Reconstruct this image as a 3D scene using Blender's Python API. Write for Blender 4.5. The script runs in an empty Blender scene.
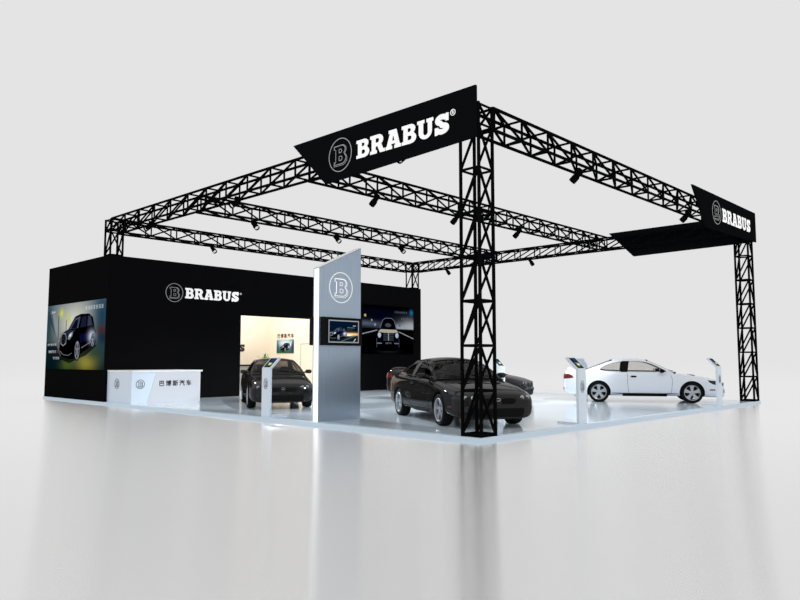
import bpy, bmesh, math, random
import numpy as np
from mathutils import Vector, Matrix
from mathutils.geometry import tessellate_polygon
from mathutils.bvhtree import BVHTree

random.seed(4)
SC = bpy.context.scene
COL = SC.collection
PI = math.pi

# ------------------------------------------------------------------ materials
def nodemat(name):
    m = bpy.data.materials.new(name); m.use_nodes = True
    nt = m.node_tree
    return m, nt, nt.nodes['Principled BSDF'], nt.nodes['Material Output']

def pbr(name, col, rough=.5, metal=0., spec=.5, coat=0., coat_rough=.03, emit=0., noise=0., nscale=30.):
    m, nt, b, out = nodemat(name)
    b.inputs['Base Color'].default_value = (*col, 1)
    b.inputs['Roughness'].default_value = rough
    b.inputs['Metallic'].default_value = metal
    b.inputs['Specular IOR Level'].default_value = spec
    b.inputs['Coat Weight'].default_value = coat
    b.inputs['Coat Roughness'].default_value = coat_rough
    if emit:
        b.inputs['Emission Color'].default_value = (*col, 1)
        b.inputs['Emission Strength'].default_value = emit
    if noise:
        tc = nt.nodes.new('ShaderNodeTexCoord'); n = nt.nodes.new('ShaderNodeTexNoise')
        n.inputs['Scale'].default_value = nscale; n.inputs['Detail'].default_value = 4
        r = nt.nodes.new('ShaderNodeMapRange')
        r.inputs['To Min'].default_value = 1 - noise; r.inputs['To Max'].default_value = 1 + noise
        mx = nt.nodes.new('ShaderNodeMix'); mx.data_type = 'RGBA'; mx.blend_type = 'MULTIPLY'
        mx.inputs['Factor'].default_value = 1
        nt.links.new(tc.outputs['Object'], n.inputs['Vector'])
        nt.links.new(n.outputs['Fac'], r.inputs['Value'])
        mx.inputs[6].default_value = (*col, 1)
        nt.links.new(r.outputs['Result'], mx.inputs[7])
        nt.links.new(mx.outputs[2], b.inputs['Base Color'])
    return m

WORLD = .775
M = {}
M['truss'] = pbr('black_powder_coat', (.0042, .0044, .005), .6, spec=0, noise=.15)
M['wall'] = pbr('black_gloss_panel', (.0052, .0052, .0058), .2, spec=0, noise=.12, nscale=2)
M['sign'] = pbr('black_sign_sheet', (.0056, .006, .0068), .6, spec=0, noise=.1, nscale=3)
M['white'] = pbr('white_acrylic', (.95, .96, .97), .35)
M['signwhite'] = pbr('white_letter_glow', (1, 1, 1), .5, emit=.3)  # emission whitens the letters and pylon emblem, which are no lamps
M['signgrey'] = pbr('grey_outline_glow', (.42, .42, .43), .5, emit=.12)  # slight emission lightens the grey emblems, which do not really glow
M['blackink'] = pbr('black_letter', (.012, .012, .013), .4)
M['kiosk'] = pbr('pale_blue_lacquer', (.78, .87, .97), .28, spec=.5)
M['counter'] = pbr('pale_counter_lacquer', (.72, .83, .94), .3)
M['counter_right'] = pbr('pearl_counter_lacquer', (.68, .70, .745), .3)
M['cream'] = pbr('cream_paint', (.93, .84, .72), .8, noise=.02, nscale=1.5)
M['groove'] = pbr('door_groove', (.30, .26, .22), .8)
M['sidestrip'] = pbr('white_side_glow', (1, 1, 1), .5, emit=.8)  # emission brightens the pylon's plain white side; it is no lamp
M['bezel'] = pbr('black_gloss_bezel', (.006, .006, .007), .2, spec=.05)
M['silverframe'] = pbr('silver_frame', (.45, .46, .48), .3, metal=1)
M['tyre'] = pbr('tyre_rubber', (.006, .006, .006), .8, spec=.15)
M['rim'] = pbr('alloy_rim', (.46, .48, .52), .3, metal=.75)
M['rimdark'] = pbr('brake_dark', (.02, .02, .022), .5, metal=.5)
M['blackpaint'] = pbr('black_car_paint', (.013, .012, .0115), .4, spec=0, coat=.45, coat_rough=.02)
M['whitepaint'] = pbr('white_car_paint', (.83, .88, .95), .35, spec=.4, coat=.8, coat_rough=.03)
M['trim'] = pbr('black_plastic_trim', (.004, .004, .004), .6, spec=.08)
M['cabin'] = pbr('dark_cabin_cloth', (.012, .012, .013), .8, spec=.1)
M['redlens'] = pbr('red_lens', (.14, .004, .007), .2)
M['clearlens'] = pbr('headlight_glass', (.012, .012, .014), .06, spec=.35)
M['chrome'] = pbr('chrome', (.75, .75, .76), .12, metal=1)
M['desk'] = pbr('grey_desk_front', (.33, .32, .31), .5)
M['leaf'] = pbr('green_leaf', (.10, .30, .03), .5, noise=.3, nscale=20)
M['pot'] = pbr('white_pot', (.8, .8, .8), .4)
M['lamphead'] = pbr('lamp_glass', (.9, .9, .88), .3, emit=.35)
M['shadow_gap'] = pbr('dark_seam', (.02, .02, .02), .8, spec=.1)
M['white_seam'] = pbr('grey_seam', (.25, .27, .30), .8)

def glassmat(name, tint, refl):
    m = bpy.data.materials.new(name); m.use_nodes = True
    nt = m.node_tree; nt.nodes.clear()
    o = nt.nodes.new('ShaderNodeOutputMaterial'); t = nt.nodes.new('ShaderNodeBsdfTransparent')
    g = nt.nodes.new('ShaderNodeBsdfGlossy'); mx = nt.nodes.new('ShaderNodeMixShader')
    f = nt.nodes.new('ShaderNodeFresnel'); f.inputs['IOR'].default_value = 1.45
    ml = nt.nodes.new('ShaderNodeMath'); ml.operation = 'MULTIPLY'; ml.inputs[1].default_value = refl
    t.inputs['Color'].default_value = (*tint, 1)
    g.inputs['Color'].default_value = (1, 1, 1, 1); g.inputs['Roughness'].default_value = .02
    nt.links.new(f.outputs[0], ml.inputs[0]); gm = nt.nodes.new('ShaderNodeNewGeometry'); m2 = nt.nodes.new('ShaderNodeMath'); m2.operation = 'SUBTRACT'; m2.inputs[0].default_value = 1
    m3 = nt.nodes.new('ShaderNodeMath'); m3.operation = 'MULTIPLY'
    nt.links.new(gm.outputs['Backfacing'], m2.inputs[1]); nt.links.new(ml.outputs[0], m3.inputs[0]); nt.links.new(m2.outputs[0], m3.inputs[1])
    nt.links.new(m3.outputs[0], mx.inputs[0])
    nt.links.new(t.outputs[0], mx.inputs[1]); nt.links.new(g.outputs[0], mx.inputs[2])
    nt.links.new(mx.outputs[0], o.inputs['Surface'])
    return m
M['glass'] = glassmat('tinted_glass', (.90, .895, .885), .2)
M['darkglass'] = glassmat('dark_tinted_glass', (.64, .63, .62), .3)

# brushed metal with fine vertical grain
m, nt, b, out = nodemat('brushed_metal')
tc = nt.nodes.new('ShaderNodeTexCoord'); mp = nt.nodes.new('ShaderNodeMapping')
mp.inputs['Scale'].default_value = (40, 40, .4)
n = nt.nodes.new('ShaderNodeTexNoise'); n.inputs['Scale'].default_value = 2; n.inputs['Detail'].default_value = 3
cr = nt.nodes.new('ShaderNodeValToRGB')
cr.color_ramp.elements[0].color = (.31, .39, .49, 1); cr.color_ramp.elements[1].color = (.52, .63, .76, 1)
nt.links.new(tc.outputs['Object'], mp.inputs[0]); nt.links.new(mp.outputs[0], n.inputs['Vector'])
nt.links.new(n.outputs['Fac'], cr.inputs[0]); nt.links.new(cr.outputs[0], b.inputs['Base Color'])
b.inputs['Metallic'].default_value = .6; b.inputs['Roughness'].default_value = .35
M['brushed'] = m

# platform: pale glossy floor
m, nt, b, out = nodemat('platform_gloss')
tc = nt.nodes.new('ShaderNodeTexCoord'); n = nt.nodes.new('ShaderNodeTexNoise')
n.inputs['Scale'].default_value = .6; n.inputs['Detail'].default_value = 2
cr = nt.nodes.new('ShaderNodeValToRGB')
cr.color_ramp.elements[0].color = (.66, .76, .85, 1); cr.color_ramp.elements[1].color = (.70, .80, .89, 1)
nt.links.new(tc.outputs['Object'], n.inputs['Vector']); nt.links.new(n.outputs['Fac'], cr.inputs[0])
nt.links.new(cr.outputs[0], b.inputs['Base Color'])
b.inputs['Roughness'].default_value = .12; b.inputs['Specular IOR Level'].default_value = .5
M['platform'] = m
M['platform_edge'] = pbr('platform_edge_lacquer', (.68, .82, .95), .3)

# studio ground: matt white with a broad satin sheen
m = bpy.data.materials.new('studio_ground'); m.use_nodes = True
nt = m.node_tree; nt.nodes.clear()
o = nt.nodes.new('ShaderNodeOutputMaterial'); d = nt.nodes.new('ShaderNodeBsdfDiffuse')
g = nt.nodes.new('ShaderNodeBsdfAnisotropic'); mx = nt.nodes.new('ShaderNodeMixShader')
g.distribution = 'MULTI_GGX'
d.inputs['Color'].default_value = (1, 1, 1, 1)
g.inputs['Color'].default_value = (1, 1, 1, 1); g.inputs['Roughness'].default_value = .265; g.inputs['Anisotropy'].default_value = .7
tg = nt.nodes.new('ShaderNodeCombineXYZ')   # floor brushed in one direction
tg.inputs[0].default_value = math.sin(.7611); tg.inputs[1].default_value = -math.cos(.7611)
nt.links.new(tg.outputs[0], g.inputs['Tangent'])
mx.inputs[0].default_value = .93
nt.links.new(d.outputs[0], mx.inputs[1]); nt.links.new(g.outputs[0], mx.inputs[2])
nt.links.new(mx.outputs[0], o.inputs['Surface'])
M['ground'] = m

def vcolmat(name, emit=0., rough=.3):
    m, nt, b, out = nodemat(name)
    a = nt.nodes.new('ShaderNodeAttribute'); a.attribute_name = 'print'
    nt.links.new(a.outputs['Color'], b.inputs['Base Color'])
    b.inputs['Roughness'].default_value = rough; b.inputs['Specular IOR Level'].default_value = 0
    if emit:
        nt.links.new(a.outputs['Color'], b.inputs['Emission Color'])
        b.inputs['Emission Strength'].default_value = emit
    return m
M['print'] = vcolmat('printed_poster', 0, .5)
M['glowprint'] = vcolmat('emissive_poster', .08, .5)  # poster print with a faint emission of its own colours
M['screen'] = vcolmat('lit_screen', .7, .2)

# ------------------------------------------------------------------ builders
class MB:
    def __init__(s): s.v = []; s.f = []; s.mi = []
    def add(s, vs, fs, mi=0):
        o = len(s.v); s.v += [tuple(v) for v in vs]
        for f in fs: s.f.append([i + o for i in f]); s.mi.append(mi)
        return s
    def box(s, a, b, mi=0):
        x0, y0, z0 = a; x1, y1, z1 = b
        v = [(x0,y0,z0),(x1,y0,z0),(x1,y1,z0),(x0,y1,z0),(x0,y0,z1),(x1,y0,z1),(x1,y1,z1),(x0,y1,z1)]
        return s.add(v, [(0,3,2,1),(4,5,6,7),(0,1,5,4),(1,2,6,5),(2,3,7,6),(3,0,4,7)], mi)
    def bar(s, p, q, r=.02, n=6, mi=0):
        p = Vector(p); q = Vector(q); d = (q - p)
        if d.length < 1e-6: return s
        z = d.normalized(); x = z.orthogonal().normalized()
        if abs(z.z) < .99: x = z.cross(Vector((0,0,1))).normalized()
        y = z.cross(x)
        vs = []
        for e in (p, q):
            for k in range(n):
                a = 2*PI*(k+.5)/n
                vs.append(e + x*math.cos(a)*r + y*math.sin(a)*r)
        fs = [(k, (k+1) % n, n+(k+1) % n, n+k) for k in range(n)] + [tuple(range(n-1,-1,-1)), tuple(range(n, 2*n))]
        return s.add(vs, fs, mi)
    def prism(s, loop, vec, holes=(), mi=0):
        """planar polygon (list of 3D points) with holes, extruded along vec"""
        loops = [[Vector(p) for p in loop]] + [[Vector(p) for p in h] for h in holes]
        tris = tessellate_polygon(loops)
        flat = [p for l in loops for p in l]; n = len(flat); vec = Vector(vec)
        vs = flat + [p + vec for p in flat]
        fs = [tuple(t) for t in tris] + [tuple(i + n for i in reversed(t)) for t in tris]
        o = 0
        for l in loops:
            k = len(l)
            for i in range(k):
                a, b = o+i, o+(i+1) % k
                fs.append((a, b, b+n, a+n))
            o += k
        return s.add(vs, fs, mi)
    def lathe(s, prof, c, axis='y', n=32, mi=0, closed=False):
        """prof: (radius, offset along axis)"""
        vs = []; c = Vector(c)
        for k in range(n):
            a = 2*PI*k/n; ca, sa = math.cos(a), math.sin(a)
            for r, h in prof:
                if axis == 'y': vs.append(c + Vector((r*ca, h, r*sa)))
                elif axis == 'z': vs.append(c + Vector((r*ca, r*sa, h)))
                else: vs.append(c + Vector((h, r*ca, r*sa)))
        m_ = len(prof); fs = []
        for k in range(n):
            k2 = (k+1) % n
            for i in range(m_ if closed else m_-1):
                j = (i+1) % m_
                fs.append((k*m_+i, k2*m_+i, k2*m_+j, k*m_+j))
        return s.add(vs, fs, mi)
    def build(s, name, mats, parent=None, world=False, smooth=None, fix=True):
        if not isinstance(mats, (list, tuple)): mats = [mats]
        me = bpy.data.meshes.new(name)
        vs = s.v
        if world and parent is not None:
            l = parent_world(parent); vs = [(v[0]-l[0], v[1]-l[1], v[2]-l[2]) for v in vs]
        me.from_pydata(vs, [], s.f)
        for m_ in mats: me.materials.append(m_)
        me.polygons.foreach_set('material_index', s.mi)
        if fix:
            bm = bmesh.new(); bm.from_mesh(me)
            bmesh.ops.recalc_face_normals(bm, faces=bm.faces); bm.to_mesh(me); bm.free()
        if smooth is not None:
            me.polygons.foreach_set('use_smooth', [True]*len(me.polygons))
            me.set_sharp_from_angle(angle=math.radians(smooth))
        me.update()
        o = bpy.data.objects.new(name, me); COL.objects.link(o)
        if parent is not None: o.parent = parent
        return o

def parent_world(p):
    l = Vector((0, 0, 0))
    while p is not None:
        l = l + p.location; p = p.parent
    return l

def tag(o, label=None, cat=None, group=None, kind=None):
    if label: o['label'] = label
    if cat: o['category'] = cat
    if group: o['group'] = group
    if kind: o['kind'] = kind
    return o

def empty(name, loc, rz=0, **k):
    o = bpy.data.objects.new(name, None); COL.objects.link(o)
    o.location = loc; o.rotation_euler = (0, 0, rz); o.empty_display_size = .2
    return tag(o, **k)

def copy_tree(o, parent=None):
    c = o.copy(); COL.objects.link(c); c.parent = parent
    for ch in list(o.children): copy_tree(ch, c)
    return c

# ------------------------------------------------------------------ layout
S = .429           # truss section
LX, LY, H = 15.09, 15.51, 6.0
WY = 15.02         # front face of the black wall
D = 20.17
HB = 4.77

# ground and world
tag(MB().add([(-250,-250,-.11),(250,-250,-.11),(250,250,-.11),(-250,250,-.11)], [(0,1,2,3)]).build('floor', M['ground']), kind='structure')
w = bpy.data.worlds.new('studio_world'); SC.world = w; w.use_nodes = True
w.node_tree.nodes['Background'].inputs[0].default_value = (WORLD, WORLD, WORLD, 1)
w.node_tree.nodes['Background'].inputs[1].default_value = 1.0

pf = MB(); PX, PY = LX+.11, D+.02; bw = .09
pf.box((-.08,-.03,-.11), (PX, PY, 0)); del pf.f[1]; del pf.mi[1]
q0 = [(-.08,-.03,0),(PX,-.03,0),(PX,PY,0),(-.08,PY,0)]; q1 = [(bw,bw,0),(PX,bw,0),(PX,PY,0),(bw,PY,0)]
pf.add(q0[:2]+q1[:2]+[q0[3],q1[3]], [(0,1,3,2),(0,2,5,4)], 1); pf.add(q1, [(0,1,2,3)], 0)
pe = pf.build('exhibition_platform', [M['platform'], M['platform_edge']])
for p in pe.data.polygons:
    if abs(p.normal.z) < .5: p.material_index = 1
tag(pe, 'low pale blue-white glossy exhibition platform carrying the whole stand', 'platform')
# ------------------------------------------------------------------ room walls
def wall(name, b): return tag(b.build(name, [M['wall'], M['cream']]), kind='structure')
OX0, OX1, OZ = 5.03, 10.05, 3.02
b = MB()
loop = [(-.05,WY,0),(OX0,WY,0),(OX0,WY,OZ),(OX1,WY,OZ),(OX1,WY,0),(15.18,WY,0),(15.18,WY,HB),(-.05,WY,HB)]
b.prism(loop, (0,.03,0)); wall('wall_front', b)
b = MB(); b.box((-.05,WY+.03,0), (-.028,D,HB)); wall('wall_left', b)
b = MB(); b.box((15.14,WY+.05,0), (15.18,D,HB)); wall('wall_right', b)
b = MB(); b.box((-.03,D-.06,0), (5.0,D,HB)); b.box((10.12,D-.06,0),(15.14,D,HB)); b.box((5.0,D-.06,0), (10.12,D,HB), 1)
wall('wall_back', b)
b = MB(); b.box((OX1,WY+.05,0), (OX1+.07,D-.06,HB-.02), 1); wall('wall_partition_right', b)
b = MB(); b.box((4.97,WY+.05,0), (5.03,D-.06,HB-.02), 1); wall('wall_partition_left', b)
# concealed door in the right partition
b = MB()
dx = OX1-.012
b.box((dx, 16.1, 0.004), (OX1-.0005, 17.74, 2.07), 0)
do = b.build('door_1', M['cream']); tag(do, kind='structure')
b = MB()
b.box((dx-.004,17.72,0.01),(dx+.001,17.745,2.08)); b.box((dx-.004,16.09,2.055),(dx+.001,17.72,2.08)); b.box((dx-.004,16.09,0.01),(dx+.001,16.115,2.055))
b.build('door_seam', M['groove'], do)
b = MB(); b.bar((dx-.05,16.25,1.0),(dx-.05,16.4,1.0),.012); b.bar((dx-.05,16.25,1.0),(dx,16.25,1.0),.012)
b.build('door_handle', M['chrome'], do)

# ------------------------------------------------------------------ truss
CH = .033; BR = .026
def chord_and_faces(root, axis, L, nodes, tilt=1):
    """local box truss: section in the two other axes from 0..S, length along axis 0..L"""
    i0 = .008; i1 = S-.008
    def P(a, p, q):
        if axis == 'z': return (p, q, a)
        if axis == 'x': return (a, p, q)
        return (p, a, q)
    for p in (i0, i1):
        for q in (i0, i1):
            MB().bar(P(0,p,q), P(L,p,q), CH, 8).build('chord', M['truss'], root, smooth=40)
    faces = [((i0,i0),(i0,i1)), ((i1,i0),(i1,i1)), ((i0,i0),(i1,i0)), ((i0,i1),(i1,i1))]
    for fi, (c0, c1) in enumerate(faces):
        m_ = MB()
        for k in range(len(nodes)):
            m_.bar(P(nodes[k],*c0), P(nodes[k],*c1), BR*.95)
            if k < len(nodes)-1:
                a, b_ = nodes[k], nodes[k+1]
                flip = TILT[axis][fi]
                if flip == 2: flip = k % 2
                if flip: m_.bar(P(a,*c1), P(b_,*c0), BR)
                else: m_.bar(P(a,*c0), P(b_,*c1), BR)
        m_.build('bracing', M['truss'], root)
# faces order: p=low , p=high , q=low , q=high
TILT = {'z': [1, 1, 1, 0],   # x=0, x=s: from y=s low to y=0 high ; y=0: x=s low to x=0 high ; y=s: x=0 low to x=s high
        'x': [1, 0, 0, 0], 'y': [1, 1, 0, 0]}
def column(x, y, label):
    r = empty('truss_column', (x, y, 0), label=label, cat='truss column', group='square truss columns at the stand corners')
    chord_and_faces(r, 'z', H, [CH] + [.8*k for k in range(1, 8)] + [H-CH])
    b = MB(); b.box((0,0,0),(S,S,.03)); b.build('base_plate', M['truss'], r)
    return r
column(0, 0, 'black square truss column at the near front corner, in front of the foremost black car')
column(LX-S, 0, 'black square truss column at the far right corner, under the small right-hand sign')
column(0, LY-S, 'black square truss column whose top rises over the left corner of the black wall')
column(LX-S, LY-S, 'black square truss column whose top rises over the right end of the black wall')
def beam(axis, x, y, L, label):
    r = empty('truss_beam', (x, y, H-S), label=label, cat='truss beam', group='black box truss beams of the overhead frame')
    n_ = round(L/.977)
    chord_and_faces(r, axis, L, [max(CH, min(L-CH, L*k/n_)) for k in range(n_+1)])
    return r
g_ = .03
beam('y', 0, S+g_, LY-2*S-2*g_, 'black truss beam along the left side, from the large sign back to the wall corner')
beam('x', S+g_, 0, LX-2*S-2*g_, 'black truss beam along the right front, running from the near column to the small sign')
beam('x', S+g_, LY-S, LX-2*S-2*g_, 'rearmost black truss beam, running directly above the black wall')
beam('y', LX-S, S+g_, LY-2*S-2*g_, 'black truss beam along the far right side, joining the two far columns')
C1, C2 = 4.97, 10.07
beam('x', S+g_, C1, LX-2*S-2*g_, 'black cross truss nearest the camera, meeting the frame behind the large sign')
beam('x', S+g_, C2, LX-2*S-2*g_, 'black cross truss in the middle, between the nearest cross truss and the one over the wall')

# ------------------------------------------------------------------ spotlights hanging from the beams
def make_spot(x, y, aim, label, watts, r_=None):
    """aim: unit-ish horizontal direction; the head tilts 45 degrees down"""
    rz = math.atan2(aim[1], aim[0])
    r = empty('stage_spotlight', (x, y, H-S), rz, label=label, cat='spotlight', group='black spotlights clamped under the truss')
    b = MB(); b.box((-.045,-.03,-.05),(.045,.03,.035)); b.bar((0,0,-.04),(0,0,-.12),.016)
    b.build('clamp', M['truss'], r)
    d = Vector((.78,0,-.63)).normalized(); p0 = Vector((-.10,0,-.03)); 
    up = Vector((.63,0,.78)).normalized(); side = Vector((0,1,0))
    def ring(prof, mat, name, par, n=18):
        vs=[]; fs=[]; k=len(prof)
        for i in range(n):
            a=2*PI*i/n
            for rr,h in prof: vs.append(p0 + d*h + up*rr*math.cos(a) + side*rr*math.sin(a))
        for i in range(n):
            j=(i+1)%n
            for q in range(k-1): fs.append((i*k+q, j*k+q, j*k+q+1, i*k+q+1))
        return MB().add(vs,fs).build(name, mat, par, smooth=35)
    hd = ring([(.001,0),(.05,0),(.062,.03),(.062,.16),(.082,.20),(.082,.34),(.072,.34),(.066,.20),(.066,.19),(.001,.19)], M['truss'], 'lamp_head', r)
    ring([(.001,.285),(.065,.285),(.070,.29),(.065,.295),(.001,.295)], M['lamphead'], 'lens', hd)
    y_ = MB(); y_.bar((0,-.085,-.10),(0,.085,-.10),.011)
    for s_ in (-1,1): y_.bar((0,.085*s_,-.10), tuple(p0+d*.15+side*.08*s_), .011)
    y_.build('yoke', M['truss'], r)
    if watts:
        l = bpy.data.lights.new('spot_lamp', 'SPOT'); l.energy = watts; l.spot_size = math.radians(50); l.spot_blend = .75
        l.shadow_soft_size = .12; l.color = (.93, .97, 1)
        lo = bpy.data.objects.new('spot_lamp', l); COL.objects.link(lo); lo.parent = r
        lo.location = p0 + d*.36
        lo.rotation_euler = d.to_track_quat('-Z', 'Y').to_euler()
    return r
WT = 1700
ys = S/2
spots = [
 (S/2, 2.03, (-1,0), 0, 'spotlight under the left truss, its lens ring showing just below the large sign'),
 (S/2, 8.06, (-1,0), 0, 'spotlight tucked under the left truss midway between large sign and wall corner'),
 (S/2, 12.78, (-1,0), 0, 'spotlight under the left truss nearest the wall corner column'),
 (3.93, LY-S/2, (0,-1), WT, 'spotlight under the rear truss directly above the left part of the black wall'),
 (10.2, LY-S/2, (0,-1), WT, 'spotlight under the rear truss behind the slanted top of the silver pylon'),
 (2.30, C2+S/2, (0,-1), WT, 'leftmost spotlight on the middle cross truss, lens turned to the viewer'),
 (5.62, C2+S/2, (0,-1), WT, 'second spotlight from left on the middle cross truss, above the silver pylon tip'),
 (8.80, C2+S/2, (0,-1), WT, 'third spotlight from left on the middle cross truss, right of the silver pylon tip'),
 (2.50, C1+S/2, (0,1), WT, 'leftmost spotlight on the nearest cross truss, pointing down and away'),
 (5.78, C1+S/2, (0,1), WT, 'spotlight on the nearest cross truss just left of the near column'),
 (8.96, C1+S/2, (0,1), WT, 'spotlight on the nearest cross truss just right of the near column'),
 (LX-S/2, 13.1, (1,0), 0, 'small spotlight under the far right truss, left of the near column'),
 (LX-S/2, 8.57, (1,0), 0, 'small spotlight under the far right truss, right of the near column'),
 (3.94, S/2, (0,1), WT, 'spotlight under the right front truss, halfway to the small sign'),
 (10.1, S/2, (0,1), WT, 'spotlight under the right front truss beside the edge of the small sign'),
]
for x, y, aim, wt, lab in spots: make_spot(x, y, aim, lab, wt)

# ------------------------------------------------------------------ lettering
def arc(cx, cy, rx, ry, a0, a1, n=8):
    return [(cx+rx*math.cos(math.radians(a0+(a1-a0)*i/n)), cy+ry*math.sin(math.radians(a0+(a1-a0)*i/n))) for i in range(n+1)]
Bo = [(0,0),(0,.17),(.11,.17),(.11,.83),(0,.83),(0,1)] + arc(.58,.755,.30,.245,90,-50) + arc(.60,.28,.34,.28,50,-90)
Bh1 = [(.39,.61),(.39,.81)] + arc(.50,.71,.10,.10,90,-90,6)
Bh2 = [(.39,.19),(.39,.42)] + arc(.53,.305,.11,.115,90,-90,6)
Ro = [(0,0),(0,.17),(.11,.17),(.11,.83),(0,.83),(0,1)] + arc(.60,.71,.32,.29,90,-55) + [(.93,.17),(1.04,.17),(1.04,0),(.70,0),(.52,.38),(.39,.38),(.39,.17),(.48,.17),(.48,0)]
Rh = [(.39,.57),(.39,.81)] + arc(.53,.69,.11,.12,90,-90,6)
Ao = [(0,0),(0,.17),(.08,.17),(.30,.83),(.22,.83),(.22,1),(.74,1),(.97,.17),(1.05,.17),(1.05,0),(.60,0),(.60,.17),(.67,.17),(.65,.26),(.40,.26),(.37,.17),(.45,.17),(.45,0)]
Ah = [(.44,.42),(.61,.42),(.53,.74)]
Uo = [(0,1),(0,.83),(.09,.83)] + arc(.50,.38,.41,.38,180,360,14) + [(.91,.83),(1.0,.83),(1.0,1),(.58,1),(.58,.83),(.66,.83)] + arc(.515,.34,.145,.15,0,-180,8) + [(.37,.83),(.45,.83),(.45,1)]
def stroke_poly(pts, t0, closed=False):
    pts = [Vector((*p,0)) for p in pts]; n_ = len(pts); L_, R_ = [], []
    for i in range(n_):
        a = pts[(i-1) % n_] if (closed or i) else pts[0]; c = pts[(i+1) % n_] if (closed or i < n_-1) else pts[-1]
        t = (c-a); t = t.normalized() if t.length > 1e-7 else Vector((1,0,0))
        nn = Vector((-t.y, t.x, 0)); L_.append(pts[i]+nn*t0/2); R_.append(pts[i]-nn*t0/2)
    return L_, R_
def s_poly():
    c = arc(.46,.715,.27,.155,15,270,14)[:-1] + arc(.46,.285,.30,.155,90,-165,14)
    L_, R_ = stroke_poly(c, .265)
    return [(p.x,p.y) for p in L_] + [(p.x,p.y) for p in reversed(R_)]
GL = {'B': (.96, [(Bo,[Bh1,Bh2])]), 'R': (1.04, [(Ro,[Rh])]), 'A': (1.05, [(Ao,[Ah])]), 'U': (1.0, [(Uo,[])]),
      'S': (.92, [(s_poly(),[]), ([(.68,.62),(.86,.62),(.86,1),(.70,1)],[]), ([(.04,0),(.20,0),(.24,.38),(.04,.38)],[])])}
def word(root, text, O, U, V, N, height, length, mat, depth=.02):
    """letters as separate children; O lower-left corner in world coordinates"""
    O, U, V, N = map(Vector, (O, U, V, N)); gap = .05
    tot = sum(GL[c][0] for c in text) + gap*(len(text)-1); sx = length/tot; x = 0
    for c in text:
        b = MB()
        for outl, holes in GL[c][1]:
            f = lambda p: O + U*((x+p[0])*sx) + V*(p[1]*height)
            b.prism([f(p) for p in outl], N*depth, [[f(p) for p in h] for h in holes])
        b.build('letter', mat, root, world=True)
        x += GL[c][0] + gap
def band(b, pts, t0, f, N, depth):
    L_, R_ = stroke_poly(pts, t0, True); n_ = len(pts)
    vs = [f((p.x,p.y)) for p in L_] + [f((p.x,p.y)) for p in R_]; vs += [v + N*depth for v in vs]
    fs = []
    for i in range(n_):
        j = (i+1) % n_
        fs += [(i,j,n_+j,n_+i), (2*n_+i,3*n_+i,3*n_+j,2*n_+j), (i,2*n_+i,2*n_+j,j), (n_+i,n_+j,3*n_+j,3*n_+i)]
    b.add(vs, fs)
def emblem(root, C, U, V, N, r, mat, wd=.016, depth=.008, world=True, rx=1.0):
    C, U, V, N = map(Vector, (C, U, V, N)); b = MB()
    f = lambda p: C + U*p[0]*rx + V*p[1]
    band(b, arc(0,0,r,r,0,360,48)[:-1], wd, f, N, depth)
    k = r*1.12
    for lp in (Bo, Bh1, Bh2):
        band(b, [((p[0]-.47)*k*.98, (p[1]-.5)*k) for p in lp], wd*.8, f, N, depth)
    inner = [((p[0]-.44)*k*1.10+.0*r, (p[1]-.53)*k*1.10) for p in Bo]
    band(b, inner, wd*.55, f, N, depth)
    return b.build('emblem', mat, root, world=world)
def textmesh(root, body, C, U, V, N, size, mat, name='lettering', world=True, spacing=1.0, depth=.006):
    cu = bpy.data.curves.new('t', 'FONT'); cu.body = body; cu.size = size; cu.extrude = depth/2
    cu.align_x = 'CENTER'; cu.align_y = 'CENTER'; cu.space_character = spacing
    cu.bevel_depth = size*.022; cu.bevel_resolution = 0
    to = bpy.data.objects.new('t', cu); COL.objects.link(to)
    bpy.context.view_layer.update()
    dg = bpy.context.evaluated_depsgraph_get()
    me = bpy.data.meshes.new_from_object(to.evaluated_get(dg))
    bpy.data.objects.remove(to)
    C, U, V, N = map(Vector, (C, U, V, N))
    l = parent_world(root) if world else Vector((0,0,0))
    for v in me.vertices: v.co = C + U*v.co.x + V*v.co.y + N*(v.co.z + depth/2) - l
    me.materials.clear(); me.materials.append(mat); me.name = name
    o = bpy.data.objects.new(name, me); COL.objects.link(o); o.parent = root
    return o
X, Y, Z = Vector((1,0,0)), Vector((0,1,0)), Vector((0,0,1))

# sign boards on the truss
def signboard(name, loop, vec, label):
    c = sum((Vector(p) for p in loop), Vector())/len(loop)
    r = empty(name, c, label=label, cat='sign board')
    MB().prism(loop, vec).build('board', M['sign'], r, world=True)
    return r
s1 = signboard('sign_board', [(-.08,5.30,6.295),(-.08,4.14,5.19),(-.08,.0,5.33),(-.08,.0,6.285)], (.05,0,0),
    'large black slanted sign board with white lettering on the near left corner of the frame')
emblem(s1, (-.08,3.65,5.745), -Y, Z, -X, .36, M['signgrey'])
word(s1, 'BRABUS', (-.08,3.13,5.545), -Y, Z, -X, .385, 2.53, M['signwhite'], .008)
b = MB(); Cn = Vector((-.08,.52,5.90))
band(b, arc(0,0,.055,.055,0,360,24)[:-1], .012, lambda p: Cn - Y*p[0] + Z*p[1], -X, .01)
b.build('trademark_ring', M['signwhite'], s1, world=True)
textmesh(s1, 'R', Cn, -Y, Z, -X, .085, M['signwhite'], 'trademark_letter')
s2 = signboard('sign_board', [(9.81,-.08,6.28),(10.8,-.08,5.19),(15.30,-.08,5.30),(15.30,-.08,6.29)], (0,.05,0),
    'smaller-looking black slanted sign board with white lettering on the far right corner')
emblem(s2, (11.64,-.08,5.75), X, Z, -Y, .35, M['signgrey'])
word(s2, 'BRABUS', (12.12,-.08,5.545), X, Z, -Y, .41, 2.6, M['signwhite'], .006)
s3 = signboard('sign_board', [(LX+.05,5.17,6.24),(LX+.05,4.2,5.25),(LX+.05,0,5.30),(LX+.05,0,6.24)], (.10,0,0),
    'blank black back of the sign board on the far right side of the frame')

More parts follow.
